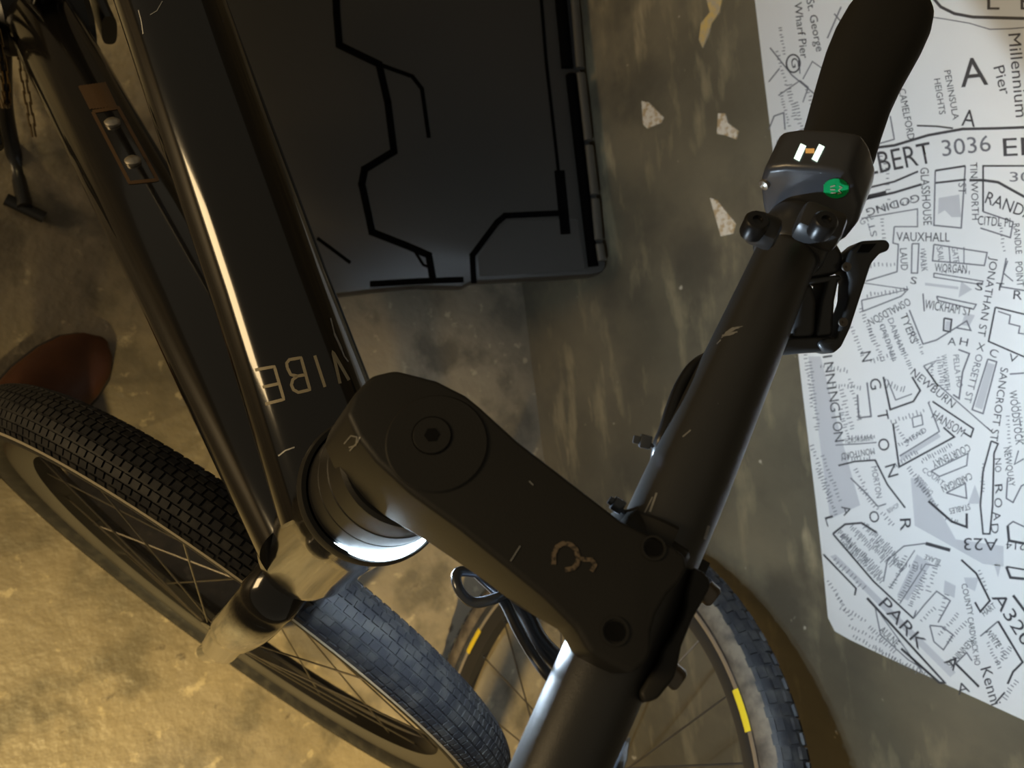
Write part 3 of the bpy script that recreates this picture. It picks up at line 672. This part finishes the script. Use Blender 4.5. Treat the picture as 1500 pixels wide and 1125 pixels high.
# streets and blocks
for pts, w_ in [([(1366, -4), (1378, 10), (1398, 20), (1425, 25), (1500, 27), (1560, 26)], 4.5), ([(1358, 24), (1385, 28), (1420, 34), (1450, 43), (1480, 42), (1530, 38)], 1.6),
        ([(1262, 219), (1310, 213), (1360, 198), (1410, 189), (1460, 188), (1540, 185)], 4), ([(1343, 184), (1372, 185), (1396, 188)], 2.5), ([(1268, 276), (1310, 266), (1345, 251)], 3), ([(1266, 292), (1310, 282), (1350, 270)], 3.5), ([(1370, 250), (1414, 243)], 3), ([(1370, 268), (1415, 263)], 3),
        ([(1370, 250), (1368, 330), (1408, 334), (1414, 243)], 2.2), ([(1262, 320), (1344, 306), (1344, 332), (1310, 332)], 1.8), ([(1310, 332), (1308, 356), (1316, 358), (1314, 398), (1268, 412)], 2), ([(1420, 264), (1440, 264), (1462, 267), (1500, 288), (1540, 310)], 4), ([(1440, 310), (1440, 243), (1540, 243)], 2.6), ([(1440, 310), (1484, 325), (1480, 348), (1436, 334)], 2.2),
        ([(1336, 357), (1346, 357), (1344, 400), (1335, 400), (1336, 357)], 2), ([(1368, 358), (1446, 370), (1442, 389), (1412, 386), (1366, 382), (1368, 358)], 2), ([(1390, 360), (1392, 386)], 1.6), ([(1412, 362), (1412, 386)], 1.6), ([(1368, 400), (1440, 412), (1438, 417), (1368, 406), (1368, 400)], 1.8),
        ([(1262, 414), (1330, 424)], 1.5), ([(1262, 440), (1330, 424), (1320, 434), (1264, 456), (1262, 440)], 2), ([(1372, 434), (1430, 446), (1426, 453), (1374, 440), (1372, 434)], 2), ([(1352, 430), (1354, 456)], 2), ([(1332, 454), (1352, 504), (1372, 498), (1416, 470), (1422, 484), (1400, 480)], 2.2), ([(1383, 466), (1394, 468), (1392, 486), (1382, 484), (1383, 466)], 2.5),
        ([(1458, 450), (1540, 470)], 2.5), ([(1458, 450), (1448, 500), (1540, 540)], 2.5), ([(1474, 378), (1466, 420), (1540, 432)], 2.2), ([(1476, 382), (1470, 400), (1484, 412)], 1.8), ([(1462, 456), (1480, 462), (1478, 474), (1494, 478), (1492, 488), (1530, 494)], 2),
        ([(1447, 526), (1460, 530), (1440, 606), (1424, 600), (1447, 526)], 2.2), ([(1294, 552), (1304, 600), (1338, 588), (1348, 572), (1336, 552)], 2.8), ([(1300, 556), (1312, 586), (1336, 577)], 1.8), ([(1353, 536), (1374, 566), (1358, 542), (1372, 528), (1353, 536)], 2), ([(1404, 512), (1420, 518), (1410, 545), (1405, 584), (1396, 578)], 2.4),
        ([(1308, 620), (1317, 684), (1398, 640), (1382, 626)], 2.8), ([(1318, 668), (1376, 632), (1360, 590), (1362, 588)], 2), ([(1366, 588), (1426, 628), (1422, 640), (1412, 634)], 2.6), ([(1370, 560), (1452, 632), (1446, 626)], 1.8), ([(1336, 612), (1350, 608), (1352, 622), (1338, 626), (1336, 612)], 1.8),
        ([(1452, 646), (1462, 650), (1456, 664), (1454, 740), (1450, 782), (1440, 782), (1436, 740), (1440, 690), (1452, 646)], 2.6), ([(1360, 734), (1394, 764), (1416, 772), (1416, 752)], 3.5), ([(1364, 690), (1418, 664), (1416, 682), (1376, 698), (1364, 690)], 2), ([(1386, 722), (1414, 708), (1416, 730), (1386, 722)], 2), ([(1476, 700), (1474, 730), (1484, 736), (1496, 712), (1520, 700)], 2.2), ([(1492, 660), (1486, 680), (1500, 672)], 2), ([(1479, 548), (1520, 545)], 2.2), ([(1476, 770), (1478, 792), (1510, 798)], 4), ([(1476, 770), (1484, 764), (1510, 776)], 2.2),
        ([(1224, 652), (1260, 650), (1284, 648)], 1.8), ([(1228, 682), (1252, 676), (1282, 674), (1300, 710), (1326, 744)], 2.6), ([(1246, 700), (1272, 726), (1286, 742), (1298, 738)], 2), ([(1270, 560), (1276, 610), (1258, 612), (1256, 578)], 2.4), ([(1220, 782), (1238, 768), (1262, 766), (1284, 780)], 3), ([(1220, 782), (1280, 852), (1310, 880), (1338, 906)], 2.6),
        ([(1206, 812), (1254, 862), (1252, 872)], 2.6), ([(1270, 876), (1384, 1000), (1376, 1000), (1320, 950)], 3.6), ([(1282, 890), (1290, 930), (1330, 966), (1352, 980)], 1.8), ([(1290, 900), (1352, 986)], 1.6), ([(1356, 796), (1392, 806)], 5), ([(1408, 820), (1430, 840), (1450, 880), (1436, 896), (1428, 882)], 3), ([(1462, 910), (1498, 970), (1484, 984), (1476, 1002)], 3.2), ([(1462, 910), (1436, 932)], 2.2), ([(1400, 972), (1434, 1006)], 3.4), ([(1400, 972), (1416, 956), (1424, 968)], 2), ([(1338, 906), (1354, 886), (1372, 866), (1392, 880), (1374, 912)], 2), ([(1318, 884), (1356, 826), (1374, 830)], 1.8), ([(1338, 906), (1342, 894)], 2),
        ([(1362, 916), (1368, 940), (1382, 952), (1396, 930), (1380, 918), (1362, 916)], 2), ([(1458, 1030), (1472, 1014)], 2.6), ([(1484, 872), (1520, 920)], 4), ([(1474, 830), (1480, 846), (1520, 850)], 4), ([(1474, 830), (1510, 836)], 2.5), ([(1294, 852), (1300, 820), (1324, 800), (1356, 796)], 2), ([(1303, 862), (1340, 806)], 1.6), ([(1232, 10), (1212, 56)], 2), ([(1222, 20), (1232, 32)], 2), ([(1170, 88), (1172, 108)], 1.6), ([(1128, 70), (1160, 110), (1196, 140)], 2), ([(1126, 120), (1142, 100)], 1.8), ([(1176, 116), (1190, 90), (1204, 100)], 1.6), ([(1140, 140), (1172, 118), (1184, 128), (1176, 150)], 1.6), ([(1150, 190), (1148, 165), (1134, 170), (1126, 190)], 2), ([(1282, 212), (1310, 204), (1304, 170)], 2)]:
    line(ink if w_ >= 2.5 else ink2, pts, w_, 1)
line(ink, [(1162 + 10 * math.cos(a), 93 + 13 * math.sin(a)) for a in [i * PI / 10 for i in range(21)]], 2.2, 1)
poly(ink, [(1268, 286), (1298, 279), (1298, 284), (1268, 292)], 1)
# grey filled blocks and roads
for pts in [[(1375, 290), (1405, 285), (1408, 318), (1394, 318), (1384, 308), (1374, 314)], [(1386, 470), (1393, 471), (1391, 484), (1384, 482)], [(1414, 458), (1428, 462), (1420, 478), (1408, 476)],
            [(1408, 412), (1424, 424), (1404, 436)], [(1428, 710), (1438, 738), (1418, 738)], [(1456, 826), (1466, 828), (1462, 846)], [(1384, 850), (1400, 858), (1398, 876), (1382, 868)], [(1412, 846), (1434, 846), (1428, 866), (1416, 860)],
            [(1216, 815), (1224, 812), (1400, 985), (1392, 992)], [(1184, 522), (1202, 522), (1232, 640), (1260, 740), (1216, 760)], [(1334, 700), (1350, 700), (1400, 790), (1470, 800), (1470, 830), (1440, 826), (1340, 770)], [(1447, 531), (1457, 534), (1439, 600), (1428, 596)], [(1318, 666), (1374, 634), (1378, 640), (1320, 676)], [(1343, 812), (1364, 826), (1330, 880), (1314, 872)], [(1355, 414), (1404, 420), (1404, 424), (1355, 418)]]:
    poly(tint, pts, 0)
# dense unreadable housing: rows of small plots drawn as short parallel strokes
def hatch(cx_, cy_, w_, h_, ang, n_, lw=1.3):
    ca, sa = math.cos(ang), math.sin(ang)
    for i in range(n_):
        o_ = -w_ / 2 + w_ * i / (n_ - 1) + random.uniform(-.8, .8); hh = h_ / 2 * random.uniform(.5, 1)
        s_ = random.uniform(-.2, .2) * h_
        line(ink2, [(cx_ + ca * o_ - sa * (s_ - hh), cy_ + sa * o_ + ca * (s_ - hh)), (cx_ + ca * o_ - sa * (s_ + hh), cy_ + sa * o_ + ca * (s_ + hh))], lw, 1)
for a_ in [(1262, 812, 80, 12, .78, 26), (1276, 800, 80, 12, .78, 26), (1290, 792, 70, 11, .78, 22), (1250, 800, 60, 10, .78, 18), (1192, 580, 100, 8, 1.45, 22), (1184, 555, 80, 6, 1.45, 16), (1203, 690, 80, 7, 1.2, 16), (1218, 700, 70, 7, 1.2, 14), (1222, 540, 40, 8, .2, 9), (1240, 600, 60, 8, 1.3, 12), (1252, 585, 60, 7, 1.3, 12), (1310, 566, 30, 12, .3, 7), (1300, 500, 60, 9, 1.2, 14), (1284, 505, 50, 8, 1.2, 12), (1290, 525, 30, 8, -.3, 7), (1330, 610, 50, 8, -.3, 10), (1320, 636, 36, 8, 1.1, 8), (1262, 705, 40, 7, 1.1, 8), (1300, 760, 24, 8, .8, 6), (1366, 846, 40, 9, 1.9, 8), (1350, 858, 36, 8, 1.9, 7), (1382, 886, 30, 8, 1.9, 6), (1250, 900, 40, 7, .5, 8), (1272, 944, 50, 7, .5, 10), (1300, 958, 40, 6, .5, 8), (1146, 60, 40, 5, 1.4, 9), (1160, 150, 50, 10, 1.35, 12), (1150, 160, 50, 5, 1.35, 12), (1244, 840, 60, 9, .78, 10), (1360, 900, 26, 8, -.8, 6), (1330, 828, 40, 9, .2, 8), (1470, 960, 30, 9, 2.2, 8), (1480, 1010, 30, 9, 2.2, 7), (1386, 555, 30, 6, 1.4, 6), (1394, 762, 18, 6, .3, 5),
     (1262, 822, 84, 9, .78, 30), (1300, 812, 64, 9, .78, 22), (1330, 852, 60, 8, 2.0, 16), (1344, 862, 56, 8, 2.0, 16), (1316, 838, 50, 8, 2.0, 12), (1390, 914, 40, 8, 2.3, 10), (1402, 926, 40, 8, 2.3, 10), (1322, 512, 60, 8, 1.15, 16), (1344, 500, 40, 7, 1.15, 10), (1270, 476, 50, 7, 1.2, 12), (1256, 500, 44, 7, 1.2, 10),
     (1378, 546, 46, 7, 1.45, 12), (1366, 548, 30, 6, 1.45, 8), (1240, 566, 40, 7, .1, 10), (1238, 624, 50, 7, 1.3, 12), (1262, 640, 36, 7, 0, 9), (1254, 672, 40, 7, 0, 10), (1326, 672, 40, 8, 2.6, 10), (1372, 664, 50, 8, 2.65, 14), (1346, 706, 50, 8, .9, 12), (1356, 722, 50, 8, .9, 12), (1334, 642, 40, 7, 2.6, 9),
     (1272, 730, 40, 7, .9, 9), (1216, 730, 50, 6, 1.2, 12), (1206, 710, 50, 6, 1.2, 12), (1292, 936, 50, 8, .78, 12), (1320, 972, 60, 7, .5, 14), (1346, 982, 40, 7, .5, 8), (1266, 928, 50, 6, .5, 10), (1236, 890, 40, 6, 1.0, 8), (1224, 868, 40, 6, 1.0, 8), (1440, 700, 40, 6, 1.6, 9), (1478, 640, 60, 6, 1.5, 12), (1496, 620, 60, 6, 1.5, 12), (1456, 960, 40, 7, 1.1, 9), (1466, 948, 36, 7, 1.1, 8), (1440, 850, 30, 6, 1.2, 6), (1310, 300, 50, 7, -.2, 9), (1290, 238, 30, 6, 1.5, 6), (1300, 262, 60, 7, 1.5, 9), (1294, 340, 40, 7, 1.5, 8), (1290, 388, 40, 8, -.1, 8), (1300, 428, 60, 8, -.15, 12), (1352, 380, 30, 6, 1.5, 6), (1400, 398, 40, 6, .05, 8), (1468, 348, 40, 6, 1.4, 8), (1145, 100, 50, 5, 1.3, 10), (1170, 170, 40, 8, 1.35, 9), (1188, 150, 40, 8, 1.35, 8), (1158, 210, 40, 6, .1, 8)]: hatch(*a_)
obj('street_lettering', ink, INK, poster, normals=False); obj('plot_lines', ink2, INKG, poster, normals=False); obj('grey_blocks', tint, TINT, poster, normals=False)

# ================================================================== TORN PAPER ON THE WALL
SCR = mat('torn_paper', (.62, .56, .46), .6, noise=(120, (.42, .30, .16), .45, .6))
SCY = mat('yellowed_paper', (.55, .38, .12), .6, noise=(90, (.40, .33, .22), .4, .6))
for lab, px_, m_ in (('small torn white triangle of paper left of the brake grip, nearest the black case', [(940, 148), (950, 150), (972, 172), (968, 180), (948, 188), (942, 182)], SCR),
                     ('small torn scrap of paper high on the wall between triangle scrap and map', [(1052, 166), (1062, 166), (1066, 180), (1082, 192), (1078, 204), (1062, 198), (1050, 196)], SCR),
                     ('long torn wedge of paper on the wall just left of the control pod', [(1040, 290), (1050, 293), (1078, 328), (1074, 342), (1056, 346)], SCR),
                     ('yellowed strip of torn paper on the wall at the top of the photo', [(1032, -12), (1060, -12), (1054, 18), (1042, 34), (1038, 50), (1029, 70), (1024, 58), (1027, 34), (1040, 18)], SCY)):
    b_ = new_bm(); prism(b_, [onwall(x, y, .0022) for x, y in px_], V3((.0018, 0, 0)), 0)
    for v in b_.verts: v.co.x += random.uniform(-.0006, .0002)
    tag(obj('paper_scrap', b_, m_), lab, 'paper scrap', 'torn paper scraps on the wall')

# ================================================================== BLACK CASE LEANING ON THE WALL
CASE = mat('case_plastic', (.028, .027, .025), .42, 0, .4, bump=(260, .2, .0006))
CASE_SHADE = mat('case_groove_shade', (.002, .002, .002), .9, 0, 0)  # near-black for raised strips: shade inside the grooves put into the colour
TRIM = mat('case_rod', (.06, .055, .045), .38, 0, .4)
k0, k1, k2 = onwall(884, 388, .035), onwall(822, -60, .035), onz(440, 436, .052)
cn = (k1 - k0).cross(k2 - k0).normalized()
if cn.z < 0: cn = -cn
def oncase(px, py, d=0.0): return onplane(px, py, k0 + cn * d, cn)
b_ = new_bm()
cpts = [(480, 432), (545, 424), (610, 418), (676, 420), (690, 412), (760, 408), (868, 402), (884, 398), (888, 388), (826, -80), (430, -80), (310, -80), (330, 120), (372, 300), (410, 438)]
prism(b_, [oncase(x, y) for x, y in cpts], cn * -.045, .004, 2)
case_base = oncase(600, 300); case = thing('plastic_case', 'large flat black plastic case with angular grooves leaning against the wall', 'case', (case_base.x, case_base.y, 0))
cb = obj('case_body', b_, CASE, case, 35)
def groove(pts, w_, m_=CASE_SHADE, name='groove', h_=.004):
    w_ *= 1.1
    b_ = new_bm()
    for i in range(len(pts) - 1):
        a_, c_ = oncase(*pts[i]), oncase(*pts[i + 1]); d = (c_ - a_); L_ = d.length; d.normalize(); y_ = cn.cross(d)
        box(b_, a_.lerp(c_, .5), d, y_, cn, L_ + w_ * .7, w_, h_, h_ * .3)
    return obj(name, b_, m_, cb)
groove([(490, -60), (493, 20), (497, 66), (555, 94), (568, 150), (577, 222), (534, 248), (530, 270), (545, 340), (596, 360), (628, 374), (634, 408)], .0105)
groove([(560, 96), (604, 112), (618, 130), (628, 200)], .006)
groove([(788, -60), (800, 90), (818, 250), (822, 320)], .005)
groove([(820, 255), (828, 338)], .016)
groove([(826, 312), (740, 316), (728, 326), (692, 374), (694, 412)], .009)
groove([(545, 416), (610, 412), (676, 410)], .009)
groove([(604, 362), (620, 388), (634, 394)], .004)
groove([(466, 350), (512, 384)], .005)
# raised panel plates
for pp in ([(830, 320), (744, 324), (700, 374), (702, 406), (858, 396), (846, 322)],):
    b_ = new_bm(); prism(b_, [oncase(x, y, .001) for x, y in pp], cn * -.003, .0006, 1); obj('corner_panel', b_, CASE, cb)
# hinge rods along the right edge
b_ = new_bm(); sweep(b_, [oncase(814, -80, .002), oncase(831, 100, .002)], .010, 16); sweep(b_, [oncase(836, 110, .002), oncase(869, 390, .002)], .009, 16); obj('hinge_channel', b_, CASE_SHADE, cb)
for a_, c_ in (((836, -80), (850, 100)), ((851, 108), (862, 206)), ((863, 214), (871, 285)), ((872, 292), (877, 352)), ((878, 358), (882, 382))):
    b_ = new_bm(); sweep(b_, [oncase(*a_, .006), oncase(*c_, .006)], .0085, 16, flat=.7); obj('hinge_rod', b_, TRIM, cb)

# ================================================================== SHOE
LEA = mat('brown_leather', (.085, .030, .011), .5, 0, .3, noise=(14, (.055, .020, .008), .35, .65))
SOLE = mat('dark_sole', (.02, .015, .012), .7)
tip = onz(150, 500, .03); hd = V3((-.94, .34, 0)).normalized(); hd = (onz(-60, 690, .03) - tip); hd.z = 0; hd.normalize(); sd = V3((-hd.y, hd.x, 0))
shoe = thing('shoe', 'brown leather shoe toe standing on the floor left of the bicycle wheel', 'shoe', tip + hd * .14 - V3((0, 0, .03)))
b_ = new_bm(); Ls = .285
wid = [(0, .010), (.010, .026), (.03, .040), (.06, .048), (.10, .050), (.15, .044), (.20, .037), (.25, .035), (.275, .028), (.285, .010)]
hts = [(0, .020), (.010, .030), (.03, .038), (.06, .045), (.10, .056), (.15, .078), (.20, .098), (.25, .104), (.275, .092), (.285, .060)]
sweep(b_, [tip * 1 + hd * s + V3((0, 0, .012 + h_ / 2 - tip.z)) for (s, w_), (s2, h_) in zip(wid, hts)], [(h_ / 2, w_) for (s, w_), (s2, h_) in zip(wid, hts)], 32, up=V3((0, 0, 1)), exps=2.3)
upper = obj('shoe_upper', b_, LEA, shoe, 60)
b_ = new_bm(); left = [tip + hd * s + sd * (w_ + .004) for s, w_ in wid]; right = [tip + hd * s - sd * (w_ + .004) for s, w_ in wid][::-1]
prism(b_, [V3((q.x, q.y, .016)) for q in left + right], V3((0, 0, -.016)), .002, 2); obj('shoe_sole', b_, SOLE, shoe, 50)
for k in range(4):
    b_ = new_bm(); s_ = .105 + k * .018; z_ = .060 + k * .010
    sweep(b_, smooth_path([tip + hd * s_ + sd * .020 + V3((0, 0, z_ - .006 - tip.z + .012)), tip + hd * s_ + V3((0, 0, z_ + .004 - tip.z + .012)), tip + hd * s_ - sd * .020 + V3((0, 0, z_ - .006 - tip.z + .012))], 4), .0018, 8); obj('lace', b_, SOLE, shoe)
